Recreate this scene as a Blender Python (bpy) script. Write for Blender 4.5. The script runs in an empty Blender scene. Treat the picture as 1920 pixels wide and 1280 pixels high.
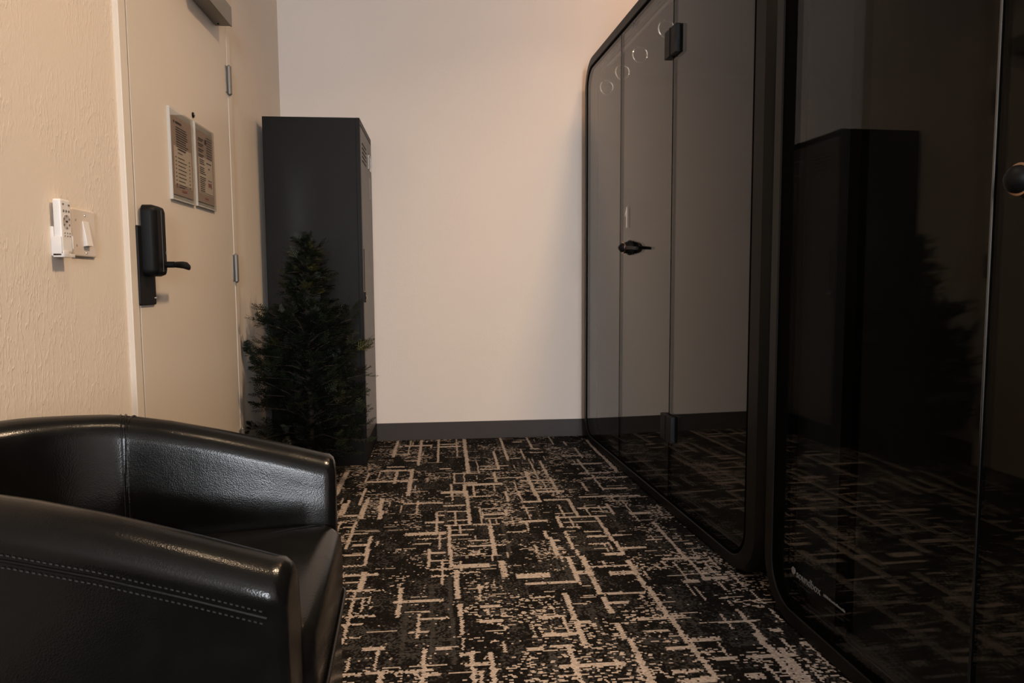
import bpy, bmesh, math, random
from math import sin, cos, pi, sqrt, atan2, radians
from mathutils import Vector, Matrix

random.seed(7)
scene = bpy.context.scene
COL = scene.collection

# ------------------------------------------------------------------ nodes
class NT:
    def __init__(self, name):
        self.m = bpy.data.materials.new(name)
        self.m.use_nodes = True
        self.t = self.m.node_tree
        self.t.nodes.clear()
        self.out = self.t.nodes.new('ShaderNodeOutputMaterial')

    def n(self, typ, **kw):
        nd = self.t.nodes.new(typ)
        for k, v in kw.items():
            setattr(nd, k, v)
        return nd

    def put(self, sock, v):
        if v is None:
            return
        if hasattr(v, 'is_linked') or isinstance(v, bpy.types.NodeSocket):
            self.t.links.new(v, sock)
        elif isinstance(v, tuple) and len(v) == 3 and sock.type == 'RGBA':
            sock.default_value = (*v, 1)
        else:
            sock.default_value = v

    def math(self, op, a, b=None, c=None):
        nd = self.n('ShaderNodeMath', operation=op)
        for i, v in enumerate((a, b, c)):
            if v is not None:
                self.put(nd.inputs[i], v)
        return nd.outputs[0]

    def mix(self, fac, a, b):
        nd = self.n('ShaderNodeMix', data_type='RGBA')
        self.put(nd.inputs[0], fac)
        self.put(nd.inputs[6], a)
        self.put(nd.inputs[7], b)
        return nd.outputs[2]

    def combine(self, x, y, z):
        nd = self.n('ShaderNodeCombineXYZ')
        for i, v in enumerate((x, y, z)):
            self.put(nd.inputs[i], v)
        return nd.outputs[0]

    def white(self, x, y, z):
        nd = self.n('ShaderNodeTexWhiteNoise', noise_dimensions='3D')
        self.put(nd.inputs['Vector'], self.combine(x, y, z))
        return nd.outputs['Value']

    def noise(self, vec, scale, detail=2.0, rough=0.5):
        nd = self.n('ShaderNodeTexNoise')
        if vec is not None:
            self.put(nd.inputs['Vector'], vec)
        nd.inputs['Scale'].default_value = scale
        nd.inputs['Detail'].default_value = detail
        nd.inputs['Roughness'].default_value = rough
        return nd.outputs[0]

    def ramp(self, fac, a, b):
        nd = self.n('ShaderNodeMapRange', interpolation_type='SMOOTHSTEP')
        self.put(nd.inputs[0], fac)
        nd.inputs[1].default_value = a
        nd.inputs[2].default_value = b
        return nd.outputs[0]

    def scaled(self, vec, s):
        nd = self.n('ShaderNodeMapping')
        self.put(nd.inputs['Vector'], vec)
        nd.inputs['Scale'].default_value = s
        return nd.outputs[0]

    def objc(self):
        return self.n('ShaderNodeTexCoord').outputs['Object']

    def bump(self, h, strength, dist):
        nd = self.n('ShaderNodeBump')
        nd.inputs['Strength'].default_value = strength
        nd.inputs['Distance'].default_value = dist
        self.put(nd.inputs['Height'], h)
        return nd.outputs[0]

    def bsdf(self, color, rough=0.5, metal=0.0, normal=None, spec=0.5, coat=0.0, sheen=0.0):
        b = self.n('ShaderNodeBsdfPrincipled')
        self.put(b.inputs['Base Color'], color)
        self.put(b.inputs['Roughness'], rough)
        self.put(b.inputs['Metallic'], metal)
        b.inputs['Specular IOR Level'].default_value = spec
        b.inputs['Coat Weight'].default_value = coat
        b.inputs['Sheen Weight'].default_value = sheen
        if normal is not None:
            self.put(b.inputs['Normal'], normal)
        self.t.links.new(b.outputs[0], self.out.inputs['Surface'])
        return b


def plain(name, color, rough=0.5, metal=0.0, spec=0.5, vary=0.06, vscale=14.0, bump=0.0, bscale=300.0):
    """simple procedural surface: slight mottling of tone and gloss"""
    m = NT(name)
    oc = m.objc()
    nz = m.noise(oc, vscale, 3.0)
    lo = tuple(c * (1 - vary) for c in color)
    hi = tuple(min(1, c * (1 + vary)) for c in color)
    col = m.mix(nz, lo, hi)
    nrm = m.bump(m.noise(oc, bscale, 2.0), bump, 0.001) if bump else None
    m.bsdf(col, m.math('MULTIPLY_ADD', nz, 0.1, rough - 0.05), metal, nrm, spec)
    return m.m


def paint_wall(name, trowel):
    m = NT(name)
    oc = m.objc()
    big = m.noise(oc, 1.3, 3.0)
    col = m.mix(big, (0.715, 0.628, 0.542), (0.765, 0.678, 0.588)) if trowel else m.mix(big, (0.705, 0.617, 0.555), (0.755, 0.667, 0.60))
    if trowel:
        st = m.scaled(oc, (1.0, 1.0, 0.30))
        a = m.noise(st, 46.0, 3.0, 0.55)
        ridge = m.math('ABSOLUTE', m.math('SUBTRACT', a, 0.5))
        ridge = m.ramp(ridge, 0.0, 0.055)
        patch = m.ramp(m.noise(oc, 5.0, 2.0), 0.34, 0.56)
        hgt = m.math('MULTIPLY', m.math('SUBTRACT', 1.0, ridge), patch)
        hgt = m.math('ADD', hgt, m.math('MULTIPLY', m.noise(oc, 120.0, 2.0), 0.5))
        nrm = m.bump(hgt, 0.34, 0.0024)
    else:
        a = m.noise(oc, 85.0, 3.0, 0.5)
        b = m.noise(oc, 30.0, 2.0, 0.5)
        nrm = m.bump(m.math('ADD', a, b), 0.18, 0.0018)
    m.bsdf(col, 0.62, 0.0, nrm, 0.35)
    return m.m


def carpet():
    """loop-pile carpet: yarn says which of three yarns a loop is, shade how light it is"""
    m = NT('patterned_carpet')
    oc = m.objc()
    yarn = m.n('ShaderNodeAttribute', attribute_name='yarn').outputs['Fac']
    tw = m.n('ShaderNodeAttribute', attribute_name='shade').outputs['Fac']
    dark = m.mix(tw, (0.0035, 0.0030, 0.0028), (0.0105, 0.0088, 0.0080))
    gcol = m.mix(tw, (0.018, 0.0165, 0.0155), (0.045, 0.041, 0.0385))
    ccol = m.mix(tw, (0.255, 0.215, 0.190), (0.405, 0.342, 0.302))
    col = m.mix(m.math('GREATER_THAN', yarn, 0.25), dark, gcol)
    col = m.mix(m.math('GREATER_THAN', yarn, 0.75), col, ccol)
    vo = m.n('ShaderNodeTexVoronoi')
    vo.inputs['Scale'].default_value = 190.0
    m.put(vo.inputs['Vector'], oc)
    m.bsdf(col, 0.93, 0.0, m.bump(m.math('MULTIPLY', vo.outputs['Distance'], -1.0), 0.6, 0.003), 0.05)
    return m.m


def glass(name, tint, rough=0.0, ior_=1.5):
    """tinted sheet: Fresnel mirror over a see-through body (same reflectance from both faces)"""
    m = NT(name)
    geo = m.n('ShaderNodeNewGeometry')
    ior = m.math('MULTIPLY_ADD', geo.outputs['Backfacing'], 1 / ior_ - ior_, ior_)
    fr = m.n('ShaderNodeFresnel')
    m.put(fr.inputs['IOR'], ior)
    tr = m.n('ShaderNodeBsdfTransparent')
    tr.inputs[0].default_value = (*tint, 1)
    gl = m.n('ShaderNodeBsdfGlossy')
    gl.inputs['Roughness'].default_value = rough
    gl.inputs[0].default_value = (1, 1, 1, 1)
    mx = m.n('ShaderNodeMixShader')
    m.put(mx.inputs[0], fr.outputs[0])
    m.put(mx.inputs[1], tr.outputs[0])
    m.put(mx.inputs[2], gl.outputs[0])
    m.t.links.new(mx.outputs[0], m.out.inputs['Surface'])
    return m.m


def leather():
    m = NT('black_leather')
    oc = m.objc()
    vo = m.n('ShaderNodeTexVoronoi')
    vo.inputs['Scale'].default_value = 420.0
    m.put(vo.inputs['Vector'], oc)
    wr = m.noise(oc, 11.0, 4.0, 0.6)
    h = m.math('ADD', m.math('MULTIPLY', vo.outputs['Distance'], 0.35), m.math('MULTIPLY', wr, 1.6))
    wear = m.noise(oc, 25.0, 3.0)
    m.bsdf(m.mix(wear, (0.0030, 0.0029, 0.0028), (0.0060, 0.0057, 0.0054)),
           m.math('MULTIPLY_ADD', wear, 0.10, 0.16), 0.0, m.bump(h, 0.15, 0.002), 0.20)
    return m.m


def mesh_fabric():
    m = NT('perforated_mesh')
    oc = m.objc()
    vo = m.n('ShaderNodeTexVoronoi')
    vo.inputs['Scale'].default_value = 160.0
    vo.inputs['Randomness'].default_value = 0.0
    m.put(vo.inputs['Vector'], oc)
    hole = m.ramp(vo.outputs['Distance'], 0.25, 0.36)
    m.bsdf(m.mix(hole, (0.006, 0.006, 0.006), (0.07, 0.068, 0.065)), 0.8)
    return m.m


def foliage_mat():
    m = NT('evergreen_foliage')
    at = m.n('ShaderNodeAttribute', attribute_name='tone')
    f = at.outputs['Fac']
    c = m.mix(m.ramp(f, 0.0, 0.75), (0.0028, 0.0048, 0.0025), (0.0105, 0.0165, 0.0065))
    c = m.mix(m.ramp(f, 0.8, 1.0), c, (0.070, 0.066, 0.016))
    m.bsdf(c, 0.6, 0.0, None, 0.3)
    return m.m


M = {}
M['wall_t'] = paint_wall('trowelled_cream_paint', True)
M['wall_s'] = paint_wall('stippled_cream_paint', False)
M['ceil'] = plain('ceiling_white', (0.70, 0.68, 0.64), 0.8, vscale=3)
M['carpet'] = carpet()
M['base'] = plain('vinyl_baseboard', (0.047, 0.039, 0.036), 0.5, spec=0.2, vary=0.08)
M['doorpaint'] = plain('door_enamel', (0.655, 0.575, 0.49), 0.42, vary=0.02, vscale=3)
M['caulk'] = plain('white_trim_enamel', (0.72, 0.68, 0.60), 0.45, vary=0.02)
M['framepaint'] = plain('frame_enamel', (0.68, 0.605, 0.525), 0.45, vary=0.02)
M['steel'] = plain('satin_steel', (0.20, 0.19, 0.175), 0.5, 0.6, vary=0.1)
M['closer'] = plain('grey_aluminium', (0.235, 0.215, 0.185), 0.45, 0.35, vary=0.04)
M['blackplastic'] = plain('black_plastic', (0.004, 0.004, 0.0043), 0.5, spec=0.14, vary=0.15)
M['blackmetal'] = plain('black_metal_plate', (0.007, 0.007, 0.0075), 0.5, 0.0, 0.14, vary=0.1)
M['chrome'] = plain('chrome', (0.6, 0.58, 0.55), 0.15, 1.0)
M['darkchrome'] = plain('dark_chrome', (0.085, 0.088, 0.092), 0.22, 1.0)
M['copper'] = plain('brushed_copper', (0.48, 0.33, 0.24), 0.25, 1.0)
M['white'] = plain('white_plastic', (0.74, 0.71, 0.69), 0.38, vary=0.02)
M['offwhite'] = plain('ivory_plastic', (0.68, 0.60, 0.54), 0.36, vary=0.02)
M['button'] = plain('grey_buttons', (0.16, 0.14, 0.13), 0.5)
M['rubberwhite'] = plain('pale_button', (0.52, 0.47, 0.45), 0.5)
M['paper_dark'] = plain('printed_brown_paper', (0.42, 0.315, 0.265), 0.7, vary=0.04)
M['paper'] = plain('printed_pale_paper', (0.68, 0.58, 0.50), 0.7, vary=0.03)
M['ink'] = plain('dark_ink', (0.045, 0.033, 0.028), 0.7)
M['red'] = plain('red_ink', (0.36, 0.13, 0.11), 0.7)
M['acrylic'] = glass('clear_acrylic', (0.95, 0.95, 0.94))
M['acrylic_edge'] = plain('acrylic_edge', (0.47, 0.45, 0.42), 0.25, vary=0.03)
M['locker'] = plain('charcoal_powder_coat', (0.0062, 0.0055, 0.0050), 0.45, 0.0, 0.13, vary=0.10, vscale=6, bump=0.05)
M['lockerdoor'] = plain('brown_grey_powder_coat', (0.064, 0.058, 0.053), 0.42, 0.0, 0.5, vary=0.08, bump=0.05)
M['leather'] = leather()
M['thread'] = plain('grey_thread', (0.022, 0.022, 0.023), 0.4)
M['wood'] = plain('dark_wood', (0.02, 0.013, 0.009), 0.4)
M['frame'] = plain('graphite_powder_coat', (0.0070, 0.0067, 0.0062), 0.42, 0.0, 0.14, vary=0.05, bump=0.04)
M['seal'] = plain('black_rubber', (0.0012, 0.0012, 0.0012), 0.8, spec=0.02)
M['felt'] = plain('black_felt', (0.016, 0.0155, 0.015), 0.95, spec=0.1, vary=0.2, vscale=60)
M['mesh'] = mesh_fabric()
M['glass'] = glass('dark_tinted_glass', (0.90, 0.90, 0.89), 0.012, 1.22)
M['clear'] = plain('clear_ring_plastic', (0.93, 0.92, 0.90), 0.10, 0.9)
M['print'] = plain('white_vinyl', (0.92, 0.90, 0.87), 0.5, vary=0.02)
M['logo'] = plain('grey_vinyl', (0.17, 0.17, 0.17), 0.5, vary=0.02)
M['leaf'] = foliage_mat()
M['bark'] = plain('brown_bark', (0.035, 0.022, 0.014), 0.9, vary=0.3, vscale=60)
M['pot'] = plain('black_pot', (0.012, 0.012, 0.012), 0.5)
M['winframe'] = plain('window_frame_white', (0.6, 0.6, 0.58), 0.5)

# ------------------------------------------------------------------ mesh helper
class MB:
    def __init__(self):
        self.v, self.f = [], []

    def add(self, vs, fs):
        o = len(self.v)
        self.v.extend([tuple(p) for p in vs])
        self.f.extend([tuple(i + o for i in f) for f in fs])
        return self

    def box(self, x0, x1, y0, y1, z0, z1, c=0.0):
        """box with chamfered edges of size c"""
        if c <= 0:
            vs = [(x, y, z) for x in (x0, x1) for y in (y0, y1) for z in (z0, z1)]
            return self.add(vs, [(0, 1, 3, 2), (4, 6, 7, 5), (0, 4, 5, 1), (2, 3, 7, 6), (0, 2, 6, 4), (1, 5, 7, 3)])
        bm = bmesh.new()
        bmesh.ops.create_cube(bm, size=1)
        for v in bm.verts:
            v.co = Vector(((x0 + x1) / 2 + v.co.x * (x1 - x0), (y0 + y1) / 2 + v.co.y * (y1 - y0), (z0 + z1) / 2 + v.co.z * (z1 - z0)))
        bmesh.ops.bevel(bm, geom=bm.edges[:], offset=c, segments=2, profile=0.6, affect='EDGES')
        bm.verts.index_update()
        self.add([v.co[:] for v in bm.verts], [[v.index for v in f.verts] for f in bm.faces])
        bm.free()
        return self

    def loops(self, loops, cap0=True, cap1=True):
        """skin a list of equal-length closed loops"""
        n = len(loops[0])
        vs = [p for l in loops for p in l]
        fs = []
        for a in range(len(loops) - 1):
            for i in range(n):
                j = (i + 1) % n
                fs.append((a * n + i, a * n + j, (a + 1) * n + j, (a + 1) * n + i))
        if cap0:
            fs.append(tuple(range(n - 1, -1, -1)))
        if cap1:
            fs.append(tuple(range((len(loops) - 1) * n, len(loops) * n)))
        return self.add(vs, fs)

    def tube(self, pts, r, seg=8, closed=False, caps=True):
        pts = [Vector(p) for p in pts]
        n = len(pts)
        rs = r if isinstance(r, (list, tuple)) else [r] * n
        loops = []
        prev = None
        for i in range(n):
            if closed:
                d = (pts[(i + 1) % n] - pts[i - 1]).normalized()
            else:
                d = (pts[min(i + 1, n - 1)] - pts[max(i - 1, 0)]).normalized()
            if prev is None:
                a = d.cross(Vector((0, 0, 1)))
                if a.length < 1e-3:
                    a = d.cross(Vector((1, 0, 0)))
            else:
                a = prev - d * prev.dot(d)
            a.normalize()
            prev = a
            b = d.cross(a)
            loops.append([(pts[i] + (a * cos(2 * pi * k / seg) + b * sin(2 * pi * k / seg)) * rs[i])[:] for k in range(seg)])
        if closed:
            loops.append(loops[0])
            return self.loops(loops, False, False)
        return self.loops(loops, caps, caps)

    def lathe(self, prof, origin, axis, seg=28):
        """prof: list of (distance along axis, radius)"""
        ax = Vector(axis).normalized()
        a = ax.orthogonal().normalized()
        b = ax.cross(a)
        o = Vector(origin)
        return self.loops([[(o + ax * t + (a * cos(2 * pi * k / seg) + b * sin(2 * pi * k / seg)) * max(r, 1e-4))[:] for k in range(seg)] for t, r in prof])

    def build(self, name, mat, parent=None, smooth=False, angle=35, bevel=0.0):
        me = bpy.data.meshes.new(name)
        me.from_pydata(self.v, [], self.f)
        me.update()
        bm = bmesh.new()
        bm.from_mesh(me)
        bmesh.ops.recalc_face_normals(bm, faces=bm.faces)
        if bevel:
            bmesh.ops.bevel(bm, geom=[e for e in bm.edges if e.is_manifold and e.calc_face_angle(0) > 0.6],
                            offset=bevel, segments=2, profile=0.6, affect='EDGES')
        bm.to_mesh(me)
        bm.free()
        if smooth:
            me.shade_smooth()
            me.set_sharp_from_angle(angle=radians(angle))
        me.materials.append(mat)
        o = bpy.data.objects.new(name, me)
        COL.objects.link(o)
        if parent:
            o.parent = parent
        return o


def empty(name, loc=(0, 0, 0), rz=0.0, label=None, cat=None, group=None, kind=None):
    o = bpy.data.objects.new(name, None)
    o.empty_display_size = 0.1
    COL.objects.link(o)
    o.location = loc
    o.rotation_euler = (0, 0, rz)
    return tag(o, label, cat, group, kind)


def tag(o, label=None, cat=None, group=None, kind=None):
    for k, v in (('label', label), ('category', cat), ('group', group), ('kind', kind)):
        if v:
            o[k] = v
    return o


def rrect(a0, a1, z0, z1, r, seg=8, radii=None):
    """rounded rectangle outline in (a, z); radii = bl, br, tr, tl"""
    rr = radii or (r, r, r, r)
    pts = []
    for (cx, cz, t0, q) in ((a0, z0, pi, rr[0]), (a1, z0, 1.5 * pi, rr[1]), (a1, z1, 0, rr[2]), (a0, z1, 0.5 * pi, rr[3])):
        ox = cx + (q if cx == a0 else -q)
        oz = cz + (q if cz == z0 else -q)
        for k in range(seg + 1):
            t = t0 + 0.5 * pi * k / seg
            pts.append((ox + q * cos(t), oz + q * sin(t)))
    return pts


# ------------------------------------------------------------------ room
XL, XR, YB, YN, ZC = -0.93, 2.32, 4.353, -6.0, 3.63
DY0, DY1, DZ = 2.206, 3.312, 2.335          # outside of the door frame in the left wall

def structure(o):
    o['kind'] = 'structure'
    return o

# carpet bars in mm: position across the bar, width, start, end
BARS_ALONG = '''114,22,3548,4359 -145,17,3728,4367 -42,14,3786,4367 337,15,3778,4355 -172,20,3186,3665 94,16,2779,3240 -502,26,3234,3688 66,9,3903,4353 403,18,3118,3556 -288,18,3927,4361 858,21,3827,4231 451,9,3399,3803 272,16,3595,3998 -210,9,3995,4387 865,21,3491,3827 713,13,3446,3771 170,18,2447,2761 10,14,2465,2770 505,15,3455,3758 771,8,2734,3019 510,15,3143,3425 501,15,4052,4334 725,12,3170,3446 -247,16,3395,3657 166,7,3542,3799 430,11,3785,4040 539,17,2820,3072 747,14,3784,4034 639,10,4121,4366 -39,12,2708,2941 327,9,3128,3357 142,9,2773,2998 623,20,2130,2349 31,18,2111,2329 825,15,2512,2726 -16,11,2213,2428 631,17,1922,2134 -145,16,2003,2208 86,17,3156,3356 24,11,3164,3363 422,17,2202,2401 465,8,3162,3355 -287,14,2498,2691 455,14,2469,2662 389,18,2415,2601 827,14,2327,2512 242,16,3366,3550 -124,11,2928,3112 90,8,3384,3568 41,10,3375,3558 -330,20,2023,2202 -283,11,1867,2046 -285,10,2018,2197 361,18,1936,2114 -282,22,2990,3167 -333,8,3462,3635 318,15,1618,1790 128,11,3151,3323 472,21,2234,2406 -439,25,2942,3112 -389,10,3440,3609 272,13,3054,3218 339,9,2812,2976 -63,13,2362,2525 14,14,2353,2516 834,13,2165,2327 -322,11,1890,2050 411,13,3043,3202 910,8,2237,2396 37,9,2785,2943 774,7,2165,2318 28,9,3094,3247 62,13,1645,1797 333,9,3059,3211 615,17,2532,2682 -84,11,1875,2024 -281,12,2401,2549 -26,9,2523,2670 636,16,1775,1922 649,13,3173,3319 484,10,2837,2983 692,14,2836,2981 110,16,1640,1783 451,16,2699,2842 -273,21,2208,2348 188,23,2257,2395 225,8,3216,3354 622,16,2397,2532 591,9,2825,2958 486,18,1601,1733 471,19,2093,2225 362,18,1797,1929 611,16,2682,2812 932,7,2095,2222 487,16,1695,1809 880,7,2193,2306 500,9,2713,2825 711,14,4091,4203 474,20,1967,2077 951,8,1615,1724 848,13,1770,1879 -272,21,2881,2990 39,12,1881,1988 318,9,2677,2784 777,8,2014,2118 939,8,1974,2076 -183,9,1731,1828 52,9,2679,2774 793,10,1567,1658 641,17,1685,1775 -256,8,2054,2143 251,17,2864,2952 474,18,1816,1903 785,9,1839,1927 896,9,1556,1642 942,10,1861,1945 645,17,1602,1685 717,8,1692,1774 321,9,2453,2534 37,15,1994,2075 771,7,2501,2579 845,15,1879,1955 894,8,1696,1772 377,15,2597,2670 875,7,2352,2423 853,13,1610,1673 846,13,1684,1747 39,9,1804,1867 174,8,2770,2831 201,7,2767,2828 462,13,2414,2469 -166,17,1669,1721 859,11,1560,1610'''
BARS_ACROSS = '''3387,20,672,905 3442,32,-383,-180 2821,19,457,657 3442,17,196,385 3379,19,358,537 2194,21,248,422 3076,23,-187,-17 3640,32,-333,-163 1694,20,275,442 3662,26,661,828 2775,15,-10,155 4192,38,-239,-78 3077,23,709,869 3478,21,668,827 2692,35,-160,-1 2108,18,-164,-12 3673,20,179,328 3546,18,32,171 2306,16,480,617 1688,19,759,895 2346,20,744,879 2759,15,466,599 2093,15,479,612 2928,21,555,686 1878,13,756,885 4148,34,-38,89 3338,41,85,212 2323,20,-353,-226 2359,33,21,145 3184,31,422,541 3198,25,725,843 3085,21,593,711 2788,21,290,407 3373,19,34,150 3992,23,-317,-201 3843,22,639,754 2026,14,-321,-208 2256,39,224,337 2635,12,-110,-1 3341,34,162,270 3225,38,-25,82 3148,19,95,200 4209,22,-38,66 3060,21,430,533 2304,12,8,109 2180,9,918,1018 3613,22,176,275 2871,12,450,548 2201,16,-325,-227 1599,21,549,646 1737,7,-98,-1 3027,20,-14,83 2543,17,121,216 2832,14,3,98 3233,18,424,519 3713,23,-308,-214 2892,22,146,239 1858,19,255,348 2246,34,533,626 2967,13,150,242 2838,29,757,850 3042,23,325,418 2718,13,15,106 2461,21,630,720 2172,29,821,910 2003,10,889,977 3163,12,-6,80 1923,19,538,623 2540,17,74,160 1988,15,-82,3 2946,15,4,88 1975,14,-323,-241 2839,14,156,238 1963,16,259,340 2587,18,526,607 1790,21,651,732 2818,21,-87,-7 2769,15,132,212 1898,10,-316,-237 2146,11,-320,-243 2342,18,-57,21 2500,20,-363,-286 2094,13,251,327 3943,19,475,552 3835,21,-216,-140 1642,14,551,626 2597,13,79,154 2672,17,230,305 3514,21,402,474 2402,13,-359,-287 1848,16,537,609 2513,14,520,590 2879,14,606,675 2585,11,-124,-57 2205,8,715,782 2663,17,15,82 2465,13,76,142 1955,21,91,157 2644,15,528,594 1717,17,-205,-140 1754,17,570,635 2412,22,555,620 2266,12,-351,-286 2533,12,741,803 2263,31,416,479 1795,14,268,330 2490,19,-67,-5 1726,11,39,101 2943,17,-427,-365 2220,10,841,902 1835,22,-227,-167 3649,23,-35,25 2032,18,486,545 2049,20,96,155 1689,18,675,734 2418,14,-55,3 2287,14,-53,5 2702,18,469,527 2960,13,317,374 1912,12,-109,-52 4222,26,403,459 2158,26,751,806 2598,25,-346,-292 4035,28,486,540 2873,12,-417,-364 1713,14,-268,-215 2799,17,-407,-355 3824,21,355,406 1604,29,720,769 1787,19,204,251 2594,18,624,667 1817,17,-34,9 1695,15,-61,-19 1930,17,640,680 2184,10,91,131 3458,26,-180,-140 2478,13,291,328 2903,18,-41,-7 1921,19,370,403 1818,21,883,916 2563,18,389,421 2477,19,868,900 2488,15,390,421 2788,15,241,271 1781,21,30,60 2034,11,-80,-51 2538,11,840,867 1739,25,931,955'''
GREY_ALONG = '''223,15,2442,2764 315,15,4012,4322 7,12,1987,2280 -121,11,1749,2029 -42,11,1741,2019 13,12,1735,1985 0,12,2770,3003 -49,13,1993,2217 384,13,3565,3773 330,17,3571,3779 382,17,2817,3018 676,16,2637,2836 403,17,2205,2403 417,16,1835,2004 688,16,1972,2136 265,14,1623,1784 65,10,2783,2939 508,12,2845,2956 689,13,1818,1923'''
GREY_ACROSS = '''2469,30,464,599 1862,18,-111,9 1795,17,-110,9 1781,21,-304,-200 1797,21,523,626 3085,35,156,259 1756,20,745,835 1844,18,-313,-229 2741,27,-243,-166 2001,27,93,161'''

def make_floor():
    import numpy as np
    rs = np.random.RandomState(11)
    px, py = 0.0056, 0.0058
    x0, y0 = XL, 0.30
    nx, ny = int(2.02 / px), int((YB - y0) / py) + 1
    J, I = np.mgrid[0:ny, 0:nx]
    cx = x0 + (I + 0.5 + 0.5 * (J % 2)) * px
    cy = y0 + (J + 0.5) * py

    def vnoise(step_x, step_y):
        gx, gy = int(2.1 / step_x) + 3, int((YB - y0) / step_y) + 3
        g = rs.rand(gy, gx)
        u, v = (cx - x0) / step_x, (cy - y0) / step_y
        a, b = u.astype(int), v.astype(int)
        fu, fv = u - a, v - b
        fu, fv = fu * fu * (3 - 2 * fu), fv * fv * (3 - 2 * fv)
        return (g[b, a] * (1 - fu) + g[b, a + 1] * fu) * (1 - fv) + (g[b + 1, a] * (1 - fu) + g[b + 1, a + 1] * fu) * fv

    def parse(t):
        return [[float(q) / 1000 for q in e.split(',')] for e in t.split()]
    along, across, galong, gacross = (parse(t) for t in (BARS_ALONG, BARS_ACROSS, GREY_ALONG, GREY_ACROSS))
    # the same weave goes on where furniture hides it
    for k in range(150):
        gx_, gy_ = rs.uniform(XL, -0.30), rs.uniform(0.3, 3.1)
        if k % 2:
            gx_, gy_ = rs.uniform(-0.9, 1.05), rs.uniform(0.3, 1.55)
        if rs.rand() < 0.45:
            along.append([gx_, rs.choice([0.01, 0.014, 0.02]), gy_, gy_ + rs.uniform(0.1, 0.35)])
        else:
            across.append([gy_, rs.choice([0.008, 0.010, 0.016]), gx_, gx_ + rs.uniform(0.06, 0.22)])
    yarn = np.zeros((ny, nx))
    n1 = 0.6 * vnoise(0.13, 0.17) + 0.4 * vnoise(0.045, 0.06)
    n2 = 0.5 * vnoise(0.11, 0.10) + 0.5 * vnoise(0.03, 0.05)
    # speckle comes in short runs of one to three loops
    r = rs.rand(ny, nx)
    run = np.maximum(r, np.roll(r, 1, axis=1) - 0.03)
    yarn[rs.rand(ny, nx) < np.clip((n2 - 0.36) * 1.9, 0.05, 0.55)] = 0.5
    for c, w, a, b in galong:
        yarn[(np.abs(cx - c) < w * 0.55) & (cy > a) & (cy < b) & (rs.rand(ny, nx) < 0.93)] = 0.5
    for c, w, a, b in gacross:
        yarn[(np.abs(cy - c) < w * 0.5) & (cx > a) & (cx < b) & (rs.rand(ny, nx) < 0.85)] = 0.5
    yarn[run > 1 - np.clip((n1 - 0.47) * 0.62, 0.008, 0.15)] = 1.0
    # thin broken dashes between the bars
    for k in range(620):
        a, b = rs.uniform(x0, 1.05), rs.uniform(y0, YB)
        if rs.rand() < 0.72:
            yarn[(np.abs(cy - b) < py * 0.5) & (cx > a) & (cx < a + rs.uniform(0.02, 0.09)) & (rs.rand(ny, nx) < 0.9)] = 1.0
        else:
            yarn[(np.abs(cx - a) < px * 0.6) & (cy > b) & (cy < b + rs.uniform(0.03, 0.10)) & (rs.rand(ny, nx) < 0.85)] = 1.0
    wob = (rs.rand(ny, 1) - 0.5) * 0.004
    wobx = (rs.rand(1, nx) - 0.5) * 0.003
    for c, w, a, b in along:
        hw = max(w * 0.5 - px * 0.15, px * 0.52)
        yarn[(np.abs(cx - c + wob) < hw) & (cy > a) & (cy < b) & (rs.rand(ny, nx) < 0.97)] = 1.0
    for c, w, a, b in across:
        hw = max(w * 0.5 - py * 0.1, py * 0.52)
        yarn[(np.abs(cy - c + wobx) < hw) & (cx > a) & (cx < b) & (rs.rand(ny, nx) < 0.97)] = 1.0
    shade = rs.rand(ny, nx)
    # quads: each row of loops has its own two lines of vertices, alternate rows are offset by half a loop
    kk = np.arange(nx + 1)
    verts = np.zeros((ny, 2, nx + 1, 3))
    for j in range(ny):
        ex = x0 + (kk + 0.5 * (j % 2)) * px
        verts[j, 0, :, 0] = ex
        verts[j, 1, :, 0] = ex
        verts[j, 0, :, 1] = y0 + j * py
        verts[j, 1, :, 1] = y0 + (j + 1) * py
    base = (J * 2 * (nx + 1) + I)
    quads = np.stack([base, base + 1, base + 1 + (nx + 1), base + (nx + 1)], axis=-1).reshape(-1, 4)
    V = verts.reshape(-1, 3)
    xe = x0 + nx * px
    ye = y0 + ny * py
    X0, X1, Y0, Y1 = XL - 0.12, XR + 0.12, YN - 0.12, YB + 0.12
    ex = [(X0, Y0), (X1, Y0), (X1, y0), (X0, y0), (xe, y0), (X1, ye), (xe, ye), (X0, ye), (x0, y0), (x0, ye), (X0, Y1), (X1, Y1)]
    o = len(V)
    V = np.vstack([V, np.array([(a, b, 0 if i < 100 else 0) for i, (a, b) in enumerate(ex)])])
    fq = [(0, 1, 2, 3), (4, 2, 5, 6), (3, 8, 9, 7), (7, 5, 11, 10)]
    quads = np.vstack([quads, np.array(fq) + o])
    yarn = np.concatenate([yarn.ravel(), np.full(len(fq), 0.5)])
    shade = np.concatenate([shade.ravel(), np.full(len(fq), 0.6)])
    me = bpy.data.meshes.new('floor')
    nq = len(quads)
    me.vertices.add(len(V))
    me.vertices.foreach_set('co', V.astype(np.float32).ravel())
    me.loops.add(nq * 4)
    me.loops.foreach_set('vertex_index', quads.astype(np.int32).ravel())
    me.polygons.add(nq)
    me.polygons.foreach_set('loop_start', np.arange(0, nq * 4, 4, dtype=np.int32))
    me.update(calc_edges=True)
    for nme, arr in (('yarn', yarn), ('shade', shade)):
        at_ = me.attributes.new(nme, 'FLOAT', 'FACE')
        at_.data.foreach_set('value', arr.astype(np.float32))
    me.materials.append(M['carpet'])
    o_ = bpy.data.objects.new('floor', me)
    COL.objects.link(o_)
    return o_

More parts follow.
